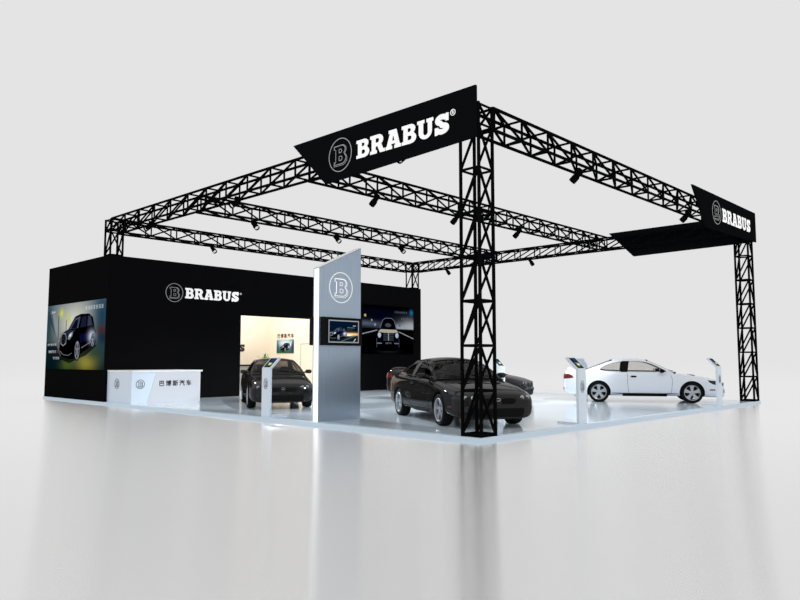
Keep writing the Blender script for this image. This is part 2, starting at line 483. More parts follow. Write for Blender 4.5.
# black wall logo (fixed to the wall, one sign)
wl = empty('wall_logo', (3.4, WY-.001, 3.7), label='grey ring emblem and white block letters mounted high on the black wall', cat='wall logo')
emblem(wl, (2.29,WY,3.69), X, Z, -Y, .32, M['signgrey'])
word(wl, 'BRABUS', (2.70,WY,3.52), X, Z, -Y, .37, 2.22, M['signwhite'], .008)
b = MB(); Cn = Vector((4.99,WY,3.83))
band(b, arc(0,0,.03,.03,0,360,16)[:-1], .012, lambda p: Cn + X*p[0] + Z*p[1], -Y, .01)
b.build('trademark_ring', M['signwhite'], wl, world=True)
# black letters in the room
rl = empty('wall_logo', (7.4, D-.061, 1.9), label='black block letters on the cream back wall inside the room', cat='wall logo')
word(rl, 'BRABUS', (6.58,D-.06,1.73), X, Z, -Y, .33, 2.05, M['blackink'])
rc = empty('wall_lettering', (OX1-.001, 18.9, 2.45), label='five black Chinese characters above the small poster in the room', cat='wall lettering')
for i, ch in enumerate('巴博斯汽车'):
    textmesh(rc, ch, (OX1-.001, 19.42-.26*i, 2.45), -Y, Z, -X, .22, M['blackink'], 'character')

# ------------------------------------------------------------------ painted prints
class Canvas:
    def __init__(s, w_, h_, top, bot):
        s.w, s.h = w_, h_; s.ss = 2; s.g = 1.05
        W_, H_ = w_*s.ss, h_*s.ss
        s.u, s.v = np.meshgrid((np.arange(W_)+.5)/W_, (np.arange(H_)+.5)/H_)
        t = s.v[..., None]; s.a = np.array(bot)*(1-t) + np.array(top)*t
    def blend(s, m_, c): s.a = s.a*(1-m_[..., None]) + np.array(c)*m_[..., None]
    def poly(s, pts, c, al=1):
        ins = np.zeros(s.u.shape, bool); n_ = len(pts)
        for i in range(n_):
            x0, y0 = pts[i]; x1, y1 = pts[(i+1) % n_]
            if y0 == y1: continue
            cnd = ((y0 > s.v) != (y1 > s.v)) & (s.u < (x1-x0)*(s.v-y0)/(y1-y0)+x0)
            ins ^= cnd
        s.blend(ins*float(al), c)
    def ell(s, x, y, rx, ry, c, soft=0, al=1):
        d_ = ((s.u-x)/rx)**2 + ((s.v-y)/ry)**2
        m_ = np.exp(-d_*soft) if soft else (d_ < 1).astype(float)
        s.blend(m_*al, c)
    def line(s, pts, wd, c, al=1, asp=1.):
        for (x0,y0),(x1,y1) in zip(pts[:-1], pts[1:]):
            dx_, dy_ = x1-x0, (y1-y0)/asp; L2 = dx_*dx_+dy_*dy_+1e-12
            t = np.clip(((s.u-x0)*dx_ + (s.v-y0)/asp*dy_)/L2, 0, 1)
            dd = np.hypot(s.u-(x0+t*dx_), (s.v-y0)/asp-t*dy_)
            s.blend((dd < wd/2)*float(al), c)
    def words(s, x, y, w_, h_, n_, c):
        rnd = random.Random(int(x*1000+y*77))
        cw = w_/n_
        for i in range(n_):
            x0 = x+i*cw
            for k in range(3):
                yy = y+h_*(.1+.38*k); s.poly([(x0,yy),(x0+cw*.75,yy),(x0+cw*.75,yy+h_*.14),(x0,yy+h_*.14)], c)
            xx = x0+cw*rnd.choice([.1,.3,.5]); s.poly([(xx,y),(xx+cw*.16,y),(xx+cw*.16,y+h_),(xx,y+h_)], c)
    def get(s):
        a = s.a.reshape(s.h, s.ss, s.w, s.ss, 3).mean((1,3)); return np.clip(a, 0, 1)**s.g
def lin(r, g_, b_): return tuple((c/255)**2.2 for c in (r,g_,b_))
def panel(name, root, O, U, V, N, wd, ht, canvas, mat, depth=.02, world=True):
    """flat printed sheet: coloured grid on the front, plain sides"""
    a = canvas.get(); h_, w_ = a.shape[:2]
    O, U, V, N = map(Vector, (O, U, V, N)); l = parent_world(root) if (world and root) else Vector((0,0,0))
    vs = []; fs = []; cols = []
    for j in range(h_+1):
        for i in range(w_+1): vs.append(O + U*(wd*i/w_) + V*(ht*j/h_) + N*depth - l)
    for j in range(h_):
        for i in range(w_):
            k = j*(w_+1)+i; fs.append((k,k+1,k+w_+2,k+w_+1)); cols.append(a[j,i])
    n0 = len(vs)
    vs += [O-l, O+U*wd-l, O+U*wd+V*ht-l, O+V*ht-l]
    k0, k1, k2, k3 = 0, w_, (h_+1)*(w_+1)-1, h_*(w_+1)
    fs += [(n0+3,n0+2,n0+1,n0)]
    bot = list(range(0,w_+1)); rgt = [j*(w_+1)+w_ for j in range(h_+1)]
    topp = [h_*(w_+1)+i for i in range(w_,-1,-1)]; lft = [j*(w_+1) for j in range(h_,-1,-1)]
    fs += [tuple([n0,n0+1]+bot[::-1]), tuple([n0+1,n0+2]+rgt[::-1]), tuple([n0+2,n0+3]+topp[::-1]), tuple([n0+3,n0]+lft[::-1])]
    me = bpy.data.meshes.new(name); me.from_pydata(vs, [], fs); me.materials.append(mat)
    at = me.color_attributes.new('print', 'FLOAT_COLOR', 'CORNER')
    data = []
    for i, p in enumerate(me.polygons):
        c = cols[i] if i < len(cols) else (.01,.01,.01)
        data += [c[0],c[1],c[2],1]*len(p.vertices)
    at.data.foreach_set('color', np.array(data, dtype=np.float32))
    o = bpy.data.objects.new(name, me); COL.objects.link(o)
    if root: o.parent = root
    return o

def paint_quarter_car(c, ox, oy, sx, sy, body=(4,6,16)):
    """saloon seen from the front left quarter (nose at left)"""
    T = lambda p: (ox+p[0]*sx, oy+p[1]*sy)
    P = lambda pts, col, al=1: c.poly([T(p) for p in pts], lin(*col), al)
    P([(.02,.02),(.3,-.07),(.75,.10),(1.02,.30),(.9,.36),(.1,.2)], (4,8,12), .8)
    P([(0,.22),(.01,.48),(.06,.60),(.24,.68),(.42,.95),(.58,1.0),(.80,.99),(.90,.90),(.95,.68),(.99,.60),(.99,.36),(.93,.28),(.84,.26),(.50,.08),(.40,.02),(.28,.02),(.08,.08)], body)
    P([(.27,.68),(.43,.91),(.57,.95),(.52,.70)], (100,108,128)); P([(.31,.69),(.44,.87),(.52,.9),(.48,.70)], (30,34,60))
    P([(.57,.70),(.61,.94),(.73,.95),(.73,.72)], (52,54,78)); P([(.76,.72),(.77,.95),(.84,.93),(.89,.74)], (80,85,108))
    P([(.56,.55),(.95,.62),(.96,.5),(.58,.36)], (34,34,84), .8)
    P([(.08,.58),(.25,.66),(.46,.66),(.30,.56)], (70,76,96), .8)
    c.ell(*T((.88,.50)), .085*sx, .12*sy, lin(225,235,255), 1.0)
    # wheels
    for x_, y_, rx, ry in ((.51,.21,.065,.2),(.91,.41,.04,.13)):
        c.ell(*T((x_,y_)), rx*sx*1.25, ry*sy*1.15, lin(3,4,6)); c.ell(*T((x_,y_)), rx*sx, ry*sy, lin(150,155,165)); c.ell(*T((x_,y_)), rx*sx*.72, ry*sy*.8, lin(35,38,44))
        for k in range(5):
            a_ = k*1.256+.3; c.line([T((x_,y_)), T((x_+rx*.9*math.cos(a_), y_+ry*.9*math.sin(a_)))], .013*sx, lin(190,195,205))
    # grille, lamps, bumper
    P([(.035,.36),(.03,.52),(.08,.61),(.17,.60),(.205,.50),(.19,.36),(.11,.31)], (165,172,182))
    P([(.048,.38),(.045,.51),(.085,.585),(.16,.575),(.19,.49),(.175,.38),(.11,.335)], (16,18,22))
    for k in range(4): c.line([T((.05,.40+.045*k)), T((.19,.405+.045*k))], .006*sx, lin(105,110,120))
    P([(.235,.46),(.25,.55),(.30,.60),(.385,.63),(.36,.53),(.29,.45)], (150,160,176)); P([(.265,.50),(.28,.56),(.35,.60),(.33,.53)], (235,242,250))
    c.line([T((.03,.20)), T((.12,.12)), T((.27,.10)), T((.36,.15))], .010*sx, lin(165,170,180))
    c.line([T((.62,.26)), T((.86,.38))], .009*sx, lin(190,195,205))
    P([(.07,.27),(.27,.25),(.30,.19),(.12,.17)], (3,4,6))
    c.line([T((.06,.60)),T((.25,.685)),T((.43,.955)),T((.58,1.)),T((.80,.99))], .007*sx, lin(110,118,140))

# large side poster
c = Canvas(170, 140, lin(120,140,148), lin(22,52,52)); c.g = 1.25
c.ell(.50,.70,.30,.34,lin(238,236,222),1.0,.95)
c.ell(.95,.75,.16,.5,lin(25,80,105),1.2,.85); c.ell(.02,.75,.10,.4,lin(25,75,95),1.2,.8)
c.poly([(0,0),(0,.42),(.18,.40),(.36,0)], lin(18,46,56),.9)
c.poly([(.05,.88),(.13,.90),(.24,.62),(.24,.40)], lin(170,180,185),.6)
c.poly([(.03,.9),(.10,.86),(.17,.5),(.06,.75)], lin(40,60,70),.5)
c.ell(.27,.86,.035,.07,lin(225,235,110),1.0); c.ell(.40,.76,.025,.06,lin(215,225,110),1.0)
c.line([(.22,.82),(.22,.45)],.012,lin(60,75,80)); c.line([(.36,.75),(.36,.5)],.01,lin(60,75,80))
c.ell(.95,.55,.08,.08,lin(120,60,40),1.0,.8); c.ell(.97,.45,.1,.1,lin(35,70,90),1,.8)
c.ell(.72,.10,.16,.14,lin(190,180,80),1.0,.75); c.ell(.40,.06,.12,.1,lin(110,125,55),1.0,.7); c.ell(.85,.25,.12,.1,lin(60,90,70),1.0,.6)
paint_quarter_car(c, .25, .14, .62, .68)
c.words(.08,.88,.08,.035,3,lin(235,240,240)); c.words(.68,.87,.29,.055,7,lin(220,228,230))
c.words(.03,.36,.17,.035,6,lin(235,240,240)); c.words(.05,.25,.15,.035,5,lin(235,240,240)); c.words(.20,.25,.05,.035,1,lin(200,60,60)); c.words(.14,.15,.12,.035,4,lin(225,230,230))
p1 = panel('wall_poster', None, (-.051,20.08,1.02), -Y, Z, -X, 5.03, 2.32, c, M['glowprint'], .03)
tag(p1, 'large colour poster of a dark blue car on the left end wall', 'poster')
# dark poster on the right part of the wall
c = Canvas(140, 100, lin(5,9,20), lin(60,70,88)); c.g = 1.3
c.a = np.where(c.v[...,None] < .52, np.array(lin(5,6,8)), c.a)
c.ell(.95,.58,.22,.15,lin(205,208,212),1.0,.95); c.ell(.75,.56,.30,.07,lin(190,195,202),1.0,.9); c.ell(.08,.62,.3,.06,lin(120,130,145),1.0,.9); c.ell(.3,.8,.25,.12,lin(14,22,52),1.0,.8)
c.a = np.where((c.v[...,None] < .525), np.array(lin(5,6,8)), c.a)
c.ell(.06,.78,.02,.03,lin(235,200,90)); c.ell(.18,.69,.014,.02,lin(200,190,160))
c.line([(0,.40),(.28,.49)],.014,lin(205,208,212)); c.line([(1,.33),(.70,.47)],.014,lin(205,208,212))
c.ell(.5,.06,.2,.05,lin(60,62,66),1.0,.8)
c.poly([(.27,.10),(.27,.40),(.30,.48),(.34,.52),(.38,.70),(.44,.74),(.56,.74),(.62,.70),(.66,.52),(.70,.48),(.71,.40),(.71,.10),(.62,.06),(.36,.06)], lin(8,11,24))
c.line([(.34,.54),(.385,.70),(.44,.745),(.56,.745),(.61,.70),(.65,.54)],.009,lin(150,156,172))
c.poly([(.36,.53),(.40,.68),(.60,.68),(.64,.53)], lin(22,26,34)); c.ell(.49,.60,.06,.04,lin(120,124,130),0,.7)
c.poly([(.30,.46),(.35,.51),(.65,.51),(.69,.46),(.6,.44),(.4,.44)], lin(205,200,180))
c.ell(.325,.39,.032,.055,lin(205,215,235)); c.ell(.665,.39,.032,.055,lin(205,215,235))
c.poly([(.40,.28),(.40,.42),(.60,.42),(.60,.28)], lin(14,15,18))
for k in range(4): c.line([(.40,.29+.04*k),(.60,.29+.04*k)],.006,lin(130,135,145))
c.line([(.5,.28),(.5,.44)],.012,lin(190,195,205)); c.line([(.28,.22),(.36,.22)],.02,lin(150,156,170)); c.line([(.62,.22),(.70,.22)],.02,lin(150,156,170))
c.words(.44,.205,.12,.03,4,lin(170,174,182)); c.line([(.275,.14),(.275,.32)],.008,lin(110,118,140)); c.line([(.705,.14),(.705,.32)],.008,lin(90,98,120))
c.ell(.24,.60,.02,.03,lin(170,175,185)); c.ell(.72,.60,.02,.03,lin(130,135,150))
c.words(.62,.86,.26,.045,7,lin(120,128,140)); c.words(.75,.73,.2,.04,5,lin(130,138,150)); c.ell(.96,.89,.04,.06,lin(60,150,190),1,.9)
p2 = panel('wall_poster', None, (11.25,WY-.001,1.62), X, Z, -Y, 3.36, 2.19, c, M['glowprint'], .03)
tag(p2, 'dark night poster of a car seen head-on at the right end of the black wall', 'poster')
# small framed poster in the room
def blue_canvas(w_, h_):
    c = Canvas(w_, h_, lin(110,165,200), lin(60,90,70))
    c.ell(.5,.75,.4,.25,lin(225,235,240),1.0,.9); c.ell(.05,.5,.1,.5,lin(20,70,100),1.0,.8); c.ell(.95,.5,.12,.5,lin(25,60,95),1.0,.9)
    c.ell(.3,.12,.3,.12,lin(50,110,60),1.0,.7); paint_quarter_car(c,.20,.14,.62,.62)
    c.poly([(.78,.55),(.86,.9),(.90,.9),(.86,.5)],lin(225,235,240),.8); return c
p3 = panel('wall_poster', None, (OX1-.001,19.54,1.66), -Y, Z, -X, 1.28, .63, blue_canvas(48,30), M['glowprint'], .025)
tag(p3, 'small bright poster of a car on the cream wall inside the room', 'poster')

# ------------------------------------------------------------------ room furniture
dk = empty('reception_desk', (8.5,19.1,0), label='grey reception desk with a dark top inside the cream room', cat='desk')
MB().box((7.5,18.85,0),(9.4,19.4,1.08)).build('desk_body', M['desk'], dk, world=True)
MB().box((7.44,18.8,1.08),(9.46,19.45,1.14)).build('desk_top', M['trim'], dk, world=True)
pl = empty('potted_plant', (9.05,19.1,1.141), label='small green leafy plant in a pot on the reception desk', cat='plant')
MB().lathe([(.001,0),(.07,0),(.10,.14),(.09,.14),(.085,.12),(.001,.12)],(0,0,0),'z',20).build('pot', M['pot'], pl, smooth=40)
b = MB()
for k in range(26):
    a_ = random.uniform(0,2*PI); e = random.uniform(.7,1.4); L_ = random.uniform(.3,.58)
    d_ = Vector((math.cos(a_)*math.cos(e), math.sin(a_)*math.cos(e), math.sin(e))); s_ = d_.cross(Z).normalized()
    p0 = Vector((0,0,.11)); vs=[]
    for i in range(6):
        t = i/5; wv = .035*math.sin(PI*min(1,t*.9+.08)); pp = p0 + d_*L_*t - Z*.12*t*t
        vs += [pp - s_*wv, pp + Z*.004 + s_.cross(d_)*.006, pp + s_*wv]
    b.add(vs, [(3*i+j,3*i+j+1,3*i+j+4,3*i+j+3) for i in range(5) for j in range(2)])
b.build('foliage', M['leaf'], pl, fix=False)

# ------------------------------------------------------------------ counter at the left
ct = empty('reception_counter', (1.1,14,0), label='white reception counter with black Chinese characters at the left end of the black wall', cat='counter')
cy0, cy1, cx0, cx1 = 13.3, 15.0, .03, 2.38
MB().box((cx0,cy0,0),(cx1-.02,cy1,.97)).build('counter_body', M['counter'], ct, world=True)
MB().box((cx0-.01,cy0-.03,.97),(cx1+.05,cy1+.005,1.02)).build('countertop', M['white'], ct, world=True)
MB().prism([(.54,cy0,.0),(cx1-.02,cy0,.0),(cx1-.02,cy0,.965),(.82,cy0,.965)], (0,-.018,0)).build('front_panel', M['counter_right'], ct, world=True)
emblem(ct, (.31,cy0,.595), X, Z, -Y, .135, M['blackink'], wd=.014, depth=.006)
emblem(ct, (cx0,14.3,.595), -Y, Z, -X, .155, M['blackink'], wd=.014, depth=.006)
for i, ch in enumerate('巴博斯汽车'):
    textmesh(ct, ch, (1.0+.235*i,cy0-.018,.595), X, Z, -Y, .19, M['blackink'], 'character')
bl = MB().lathe([(.001,0),(.05,0),(.06,.03),(.03,.04),(.001,.04)],(1.95,13.3,1.021),'z',16).build('desk_bell', M['chrome'])
bpy.data.objects.remove(bl)

# ------------------------------------------------------------------ pylon
py = empty('display_pylon', (.7,4.6,0), label='tall brushed-metal pylon with slanted top, white ring emblem and a screen', cat='pylon')
tx0, tx1, ty0, ty1 = .08, 1.34, 4.5, 4.7
MB().prism([(tx0+.0,ty0,0.0),(tx1,ty0,0.0),(tx1,ty0,3.97),(tx0,ty0,3.39)], (0,ty1-ty0,0)).build('pylon_body', M['brushed'], py, world=True)
b = MB(); b.box((tx0-.012,ty0+.012,.0),(tx0-.0005,ty1-.045,3.375))
b.build('white_side_strip', M['sidestrip'], py, world=True)  # white narrow side of the pylon, its brightness put in as emission
b = MB(); b.prism([(tx0,ty0,3.396),(tx1,ty0,3.976),(tx1,ty0,3.990),(tx0,ty0,3.41)], (0,ty1-ty0,0)); b.build('top_cap', M['white'], py, world=True)
emblem(py, (.72,ty0,2.99), X, Z, -Y, .345, M['signwhite'], wd=.018)
def screen_canvas():
    c = Canvas(90, 60, lin(8,28,48), lin(14,30,36))
    c.ell(.85,.38,.35,.07,lin(250,190,110),1.0,.95); c.ell(.68,.33,.12,.06,lin(255,245,220),1.0,.9); c.poly([(0,0),(1,0),(1,.32),(0,.2)],lin(20,38,40),.8)
    c.line([(.42,.02),(.9,.3)],.015,lin(120,140,140)); c.line([(.85,.02),(.92,.16)],.02,lin(220,225,225)); c.words(.62,.68,.28,.04,8,lin(130,150,165)); c.words(.62,.58,.2,.03,5,lin(90,110,125)); c.words(.82,.78,.12,.04,2,lin(230,235,240))
    paint_quarter_car(c,.0,.10,.62,.58,(10,14,20)); return c
def monitor(x0, x1, z0, z1, yb, N, label):
    r = empty('wall_monitor', ((x0+x1)/2, yb, z0), label=label, cat='screen')
    s_ = N.y
    ya, yb2 = sorted((yb, yb+.075*s_))
    MB().box((x0,ya,z0),(x1,yb2,z1)).build('housing', M['bezel'], r, world=True)
    U = X if s_ < 0 else -X
    sx0, sx1 = x0+.19, x1-.14
    b = MB(); yy = yb+.075*s_
    for a_, c_ in (((sx0-.025,z0+.06),(sx1+.025,z0+.085)), ((sx0-.025,z1-.085),(sx1+.025,z1-.06)), ((sx0-.025,z0+.085),(sx0,z1-.085)), ((sx1,z0+.085),(sx1+.025,z1-.085))):
        y0_, y1_ = sorted((yy, yy+.012*s_)); b.box((a_[0],y0_,a_[1]),(c_[0],y1_,c_[1]))
    b.build('silver_frame', M['silverframe'], r, world=True)
    ox = sx0 if s_ < 0 else sx1
    panel('display', r, (ox, yy, z0+.085), U, Z, N, sx1-sx0, z1-z0-.17, screen_canvas(), M['screen'], .006)
    return r
monitor(.12,1.32,1.67,2.30,ty0-.001,-Y,'black framed monitor showing a car on the front of the metal pylon')
monitor(.04,1.24,1.67,2.30,ty1+.001,Y,'black monitor housing on the back of the metal pylon, only its edge visible')

# ------------------------------------------------------------------ info kiosks
def kiosk(x, y, rz, label, src=None):
    """local: front faces -y, base runs back along +y"""
    if src is not None:
        r = copy_tree(src); r.location = (x,y,0); r.rotation_euler = (0,0,rz); r['label'] = label; return r
    r = empty('info_kiosk', (x,y,0), rz, label=label, cat='kiosk', group='pale blue info kiosks along the platform')
    hw, t, zb, zt, lean = .16, .06, 1.15, 1.41, .27
    prof = [(0,0.03),(0,zb),(lean,zt),(lean+.045,zt-.035),(t,zb-.02),(t,.03)]
    MB().prism([(-hw,p[0],p[1]) for p in prof], (2*hw,0,0)).build('post', M['kiosk'], r)
    MB().box((-hw,0,0),(hw,.52,.03)).build('base_plate', M['kiosk'], r)
    dv = Vector((0,lean,zt-zb)); L_ = dv.length; dv.normalize(); nv = Vector((0,-dv.z,dv.y))
    c = Canvas(24, 30, lin(10,20,34), lin(8,14,14))
    c.ell(.6,.36,.2,.12,lin(240,240,190),1.0); c.ell(.35,.15,.3,.12,lin(60,90,30),1.0,.8); c.ell(.6,.8,.3,.15,lin(50,75,95),1.0,.8); c.line([(.2,.55),(.6,.42)],.05,lin(120,150,170))
    o_ = Vector((-hw+.035,0,zb)) + dv*.03
    s_ = panel('touch_screen', r, o_, X, dv, nv, 2*hw-.07, L_-.07, c, M['screen'], .005, world=False)
    emblem(r, (0,0,.78), X, Z, -Y, .12, M['blackink'], wd=.012, depth=.004, world=False, rx=.62)
    return r
k0 = kiosk(3.63,.06,0,'pale info kiosk on the right edge in front of the white car tail')
kiosk(11.76,.06,0,'pale info kiosk beside the nose of the white car', k0)
kiosk(.06,6.42,-PI/2,'pale info kiosk on the left edge, before the black car at the room entrance', k0)
kiosk(7.90,5.15,0,'pale info kiosk peeking out behind the bonnet of the foremost black car', k0)
kiosk(14.65,6.1,PI/2,'pale info kiosk seen from behind, just past the tail of the white car', k0)

# ------------------------------------------------------------------ cars
def bm_eval(o):
    bpy.context.view_layer.update()
    dg = bpy.context.evaluated_depsgraph_get()
    return bpy.data.meshes.new_from_object(o.evaluated_get(dg))

def body_mesh():
    # x, half width, bottom, waist, shoulder z, shoulder half width, centre z, tub
    st = [
     (2.37,.44,.20,.46,.56,.38,.585,0),(2.35,.66,.18,.46,.60,.56,.635,0),(2.27,.80,.175,.48,.64,.68,.69,0),(2.12,.865,.175,.50,.69,.74,.745,0),
     (1.90,.89,.18,.52,.745,.775,.80,0),(1.60,.905,.20,.54,.80,.79,.855,0),(1.25,.912,.20,.56,.845,.795,.905,0),(1.00,.915,.20,.56,.88,.80,.935,0),(.90,.915,.20,.56,.895,.80,.945,0),
     (.80,.915,.20,.56,.905,.80,.60,1),(.55,.918,.20,.56,.93,.80,.60,1),(0,.92,.20,.56,.945,.80,.60,1),(-.60,.92,.20,.57,.96,.79,.60,1),(-1.20,.922,.20,.58,.985,.77,.60,1),(-1.62,.922,.20,.58,1.005,.75,.60,1),
     (-1.74,.918,.20,.58,1.01,.74,1.05,0),(-1.86,.912,.20,.58,1.015,.735,1.055,0),(-2.10,.89,.21,.58,1.01,.72,1.065,0),(-2.30,.85,.23,.58,.995,.70,1.06,0),(-2.42,.78,.26,.58,.955,.66,1.03,0),(-2.49,.66,.30,.58,.88,.60,.94,0),(-2.51,.50,.34,.58,.78,.45,.80,0)]
    ring = []
    for x, w_, z0, zm, zs, ws, zc, tub in st:
        if tub: inner = [(ws-.05,zs-.005),(ws-.09,zs-.08),(ws-.10,.62),(0,.60)]
        else: inner = [(ws*.86,zs+(zc-zs)*.42),(ws*.62,zs+(zc-zs)*.78),(ws*.32,zs+(zc-zs)*.96),(0,zc)]
        half = [(0,z0),(w_*.78,z0),(w_*.955,z0+.05),(w_*.995,z0+(zm-z0)*.5),(w_,zm),(w_*.985,zm+(zs-zm)*.5),(w_-(w_-ws)*.35,zs-.055),(ws,zs)] + inner
        ring.append([(x,y,z) for y,z in half] + [(x,-y,z) for y,z in reversed(half[1:-1])])
    n_ = len(ring[0]); vs = [p for r in ring for p in r]; fs = []
    for i in range(len(ring)-1):
        for j in range(n_):
            k = (j+1) % n_; fs.append((i*n_+j, i*n_+k, (i+1)*n_+k, (i+1)*n_+j))
    h_ = (n_)//2
    for base, rev in ((0, False), ((len(ring)-1)*n_, True)):
        for j in range(h_):
            a_, b_ = j, j+1; c_, d_ = (n_-j-1) % n_, (n_-j) % n_
            f = [base+a_, base+b_, base+c_, base+d_]
            f2 = []
            for q in f:
                if q not in f2: f2.append(q)
            if len(f2) > 2: fs.append(tuple(f2 if not rev else f2[::-1]))
    o = MB().add(vs, fs).build('tmp_body', [M['blackpaint'], M['trim']])
    md = o.modifiers.new('s', 'SUBSURF'); md.levels = 2; md.render_levels = 2
    cuts = []
    for x in (1.395, -1.395):
        for s_ in (-1, 1):
            cb = MB(); cb.lathe([(.001,-.20),(.368,-.20),(.368,.20),(.001,.20)], (x, s_*.82, .325), 'y', 40, mi=1)
            co = cb.build('cut', [M['blackpaint'], M['trim']]); cuts.append(co)
            bm_ = bmesh.new(); bm_.from_mesh(co.data); bmesh.ops.remove_doubles(bm_, verts=bm_.verts, dist=.002); bmesh.ops.recalc_face_normals(bm_, faces=bm_.faces); bm_.to_mesh(co.data); bm_.free()
            mb = o.modifiers.new('b', 'BOOLEAN'); mb.operation = 'DIFFERENCE'; mb.object = co; mb.solver = 'EXACT'
    me = bm_eval(o)
    for q in cuts + [o]: bpy.data.objects.remove(q)
    me.polygons.foreach_set('use_smooth', [True]*len(me.polygons)); me.set_sharp_from_angle(angle=math.radians(38))
    return me
BODY = body_mesh()
bmx = bmesh.new(); bmx.from_mesh(BODY); BVH = BVHTree.FromBMesh(bmx); bmx.free()

def sidey(z, x=0):
    """half width of the glasshouse at height z"""
    t = (z-.93)/.42; return .80 - .225*t - .02*t*t + .02*math.sin(PI*max(0,min(1,t))) - max(0,(-x-1.0))*.06

def project(org, d):
    h = BVH.ray_cast(Vector(org), Vector(d))
    return (h[0], h[1]) if h[0] is not None else (None, None)

def patch(bd, poly, axis, lift=.006, sgn=1, rings=5, mi=0):
    """raised piece following the body; poly in the plane across axis, fan-filled in rings"""
    cx = sum(p[0] for p in poly)/len(poly); cy = sum(p[1] for p in poly)/len(poly)
    pts = []
    big = []
    for i in range(len(poly)):
        a_, b_ = poly[i], poly[(i+1) % len(poly)]; m_ = max(1, int(math.hypot(a_[0]-b_[0], a_[1]-b_[1])/.05))
        for k in range(m_): big.append((a_[0]+(b_[0]-a_[0])*k/m_, a_[1]+(b_[1]-a_[1])*k/m_))
    n_ = len(big); last = None
    def sh(p):
        if axis == 'x': o_, d_ = (3*sgn, p[0], p[1]), (-sgn,0,0)
        elif axis == 'y': o_, d_ = (p[0], 3*sgn, p[1]), (0,-sgn,0)
        else: o_, d_ = (p[0], p[1], 3), (0,0,-1)
        return project(o_, d_)
    vs = []; c0 = sh((cx,cy))
    if c0[0] is None: return
    vs.append(c0[0]+c0[1]*lift)
    for r_ in range(1, rings+1):
        for p in big:
            t = r_/rings; h = sh((cx+(p[0]-cx)*t, cy+(p[1]-cy)*t))
            if h[0] is None: h = last or c0
            last = h; vs.append(h[0]+h[1]*lift)
    for p in big:   # skirt
        h = sh(p)
        if h[0] is None: h = last or c0
        vs.append(h[0]-h[1]*.004)
    fs = [(0, 1+i, 1+(i+1) % n_) for i in range(n_)]
    for r_ in range(rings):
        for i in range(n_):
            j = (i+1) % n_; a_ = 1+r_*n_; b_ = 1+(r_+1)*n_
            fs.append((a_+i, b_+i, b_+j, a_+j))
    bd.add(vs, fs, mi)
def strip(bd, pts, axis, sgn=1, wd=.012, lift=.003):
    """thin line following the body"""
    dense = []
    for a_, b_ in zip(pts[:-1], pts[1:]):
        m_ = max(1, int(math.hypot(a_[0]-b_[0], a_[1]-b_[1])/.04))
        for k in range(m_): dense.append((a_[0]+(b_[0]-a_[0])*k/m_, a_[1]+(b_[1]-a_[1])*k/m_))
    dense.append(pts[-1])
    L_, R_ = stroke_poly(dense, wd); vs = []; ok = True
    for l_, r_ in zip(L_, R_):
        for p in (l_, r_):
            if axis == 'y': h = project((p.x, 3*sgn, p.y), (0,-sgn,0))
            elif axis == 'x': h = project((3*sgn, p.x, p.y), (-sgn,0,0))
            else: h = project((p.x, p.y, 3), (0,0,-1))
            if h[0] is None: return
            vs.append(h[0]+h[1]*lift)
    n_ = len(dense); up = list(vs)
    vs2 = up + [v - Vector((0,0,0)) for v in up]
    bd.add(up, [(2*i,2*i+1,2*i+3,2*i+2) for i in range(n_-1)])

def greenhouse_panel(bd, loop, holes, side, th=.02, mi=0, out=0.):
    """side panel given in (x,z), wrapped on the tumblehome"""
    def dens(l):
        r = []
        for i in range(len(l)):
            a_, b_ = l[i], l[(i+1) % len(l)]; m_ = max(1, int(math.hypot(a_[0]-b_[0], a_[1]-b_[1])/.05))
            for k in range(m_): r.append((a_[0]+(b_[0]-a_[0])*k/m_, a_[1]+(b_[1]-a_[1])*k/m_))
        return r
    loops = [dens(loop)] + [dens(h) for h in holes]
    L3 = [[Vector((p[0],p[1],0)) for p in l] for l in loops]
    tris = tessellate_polygon(L3); flat = [p for l in loops for p in l]; n_ = len(flat)
    f = lambda p, o_: (p[0], side*(sidey(p[1],p[0])+out-o_), p[1])
    vs = [f(p,0) for p in flat] + [f(p,th) for p in flat]
    fs = [tuple(t) for t in tris] + [tuple(i+n_ for i in reversed(t)) for t in tris]; o_ = 0
    for l in loops:
        k = len(l)
        for i in range(k): fs.append((o_+i, o_+(i+1) % k, o_+(i+1) % k+n_, o_+i+n_))
        o_ += k
    bd.add(vs, fs, mi)
def curve_pts(pts, n_=6):
    """Catmull-Rom through points"""
    r = []; P = [pts[0]]+list(pts)+[pts[-1]]
    for i in range(1, len(P)-2):
        for k in range(n_):
            t = k/n_; q = []
            for d_ in (0,1):
                a_,b_,c_,e_ = P[i-1][d_],P[i][d_],P[i+1][d_],P[i+2][d_]
                q.append(.5*((2*b_)+(-a_+c_)*t+(2*a_-5*b_+4*c_-e_)*t*t+(-a_+3*b_-3*c_+e_)*t**3))
            r.append(tuple(q))
    r.append(tuple(pts[-1])); return r
ROOF = curve_pts([(.88,.93),(.50,1.135),(.10,1.31),(-.25,1.355),(-.60,1.355),(-.98,1.31),(-1.40,1.165),(-1.85,1.0)], 5)
WIN_T = curve_pts([(.66,.995),(.42,1.13),(.10,1.265),(-.25,1.305),(-.60,1.300),(-.92,1.255),(-1.18,1.165),(-1.34,1.06)], 5)
WIN = WIN_T + [(-1.33,1.025),(-1.20,1.0),(-.7,.985),(0,.975),(.66,.97)]
def zroof(x):
    for (xa,za),(xb,zb) in zip(ROOF[:-1], ROOF[1:]):
        if xb <= x <= xa: return za+(zb-za)*(x-xa)/(xb-xa)
    return ROOF[0][1] if x > ROOF[0][0] else ROOF[-1][1]
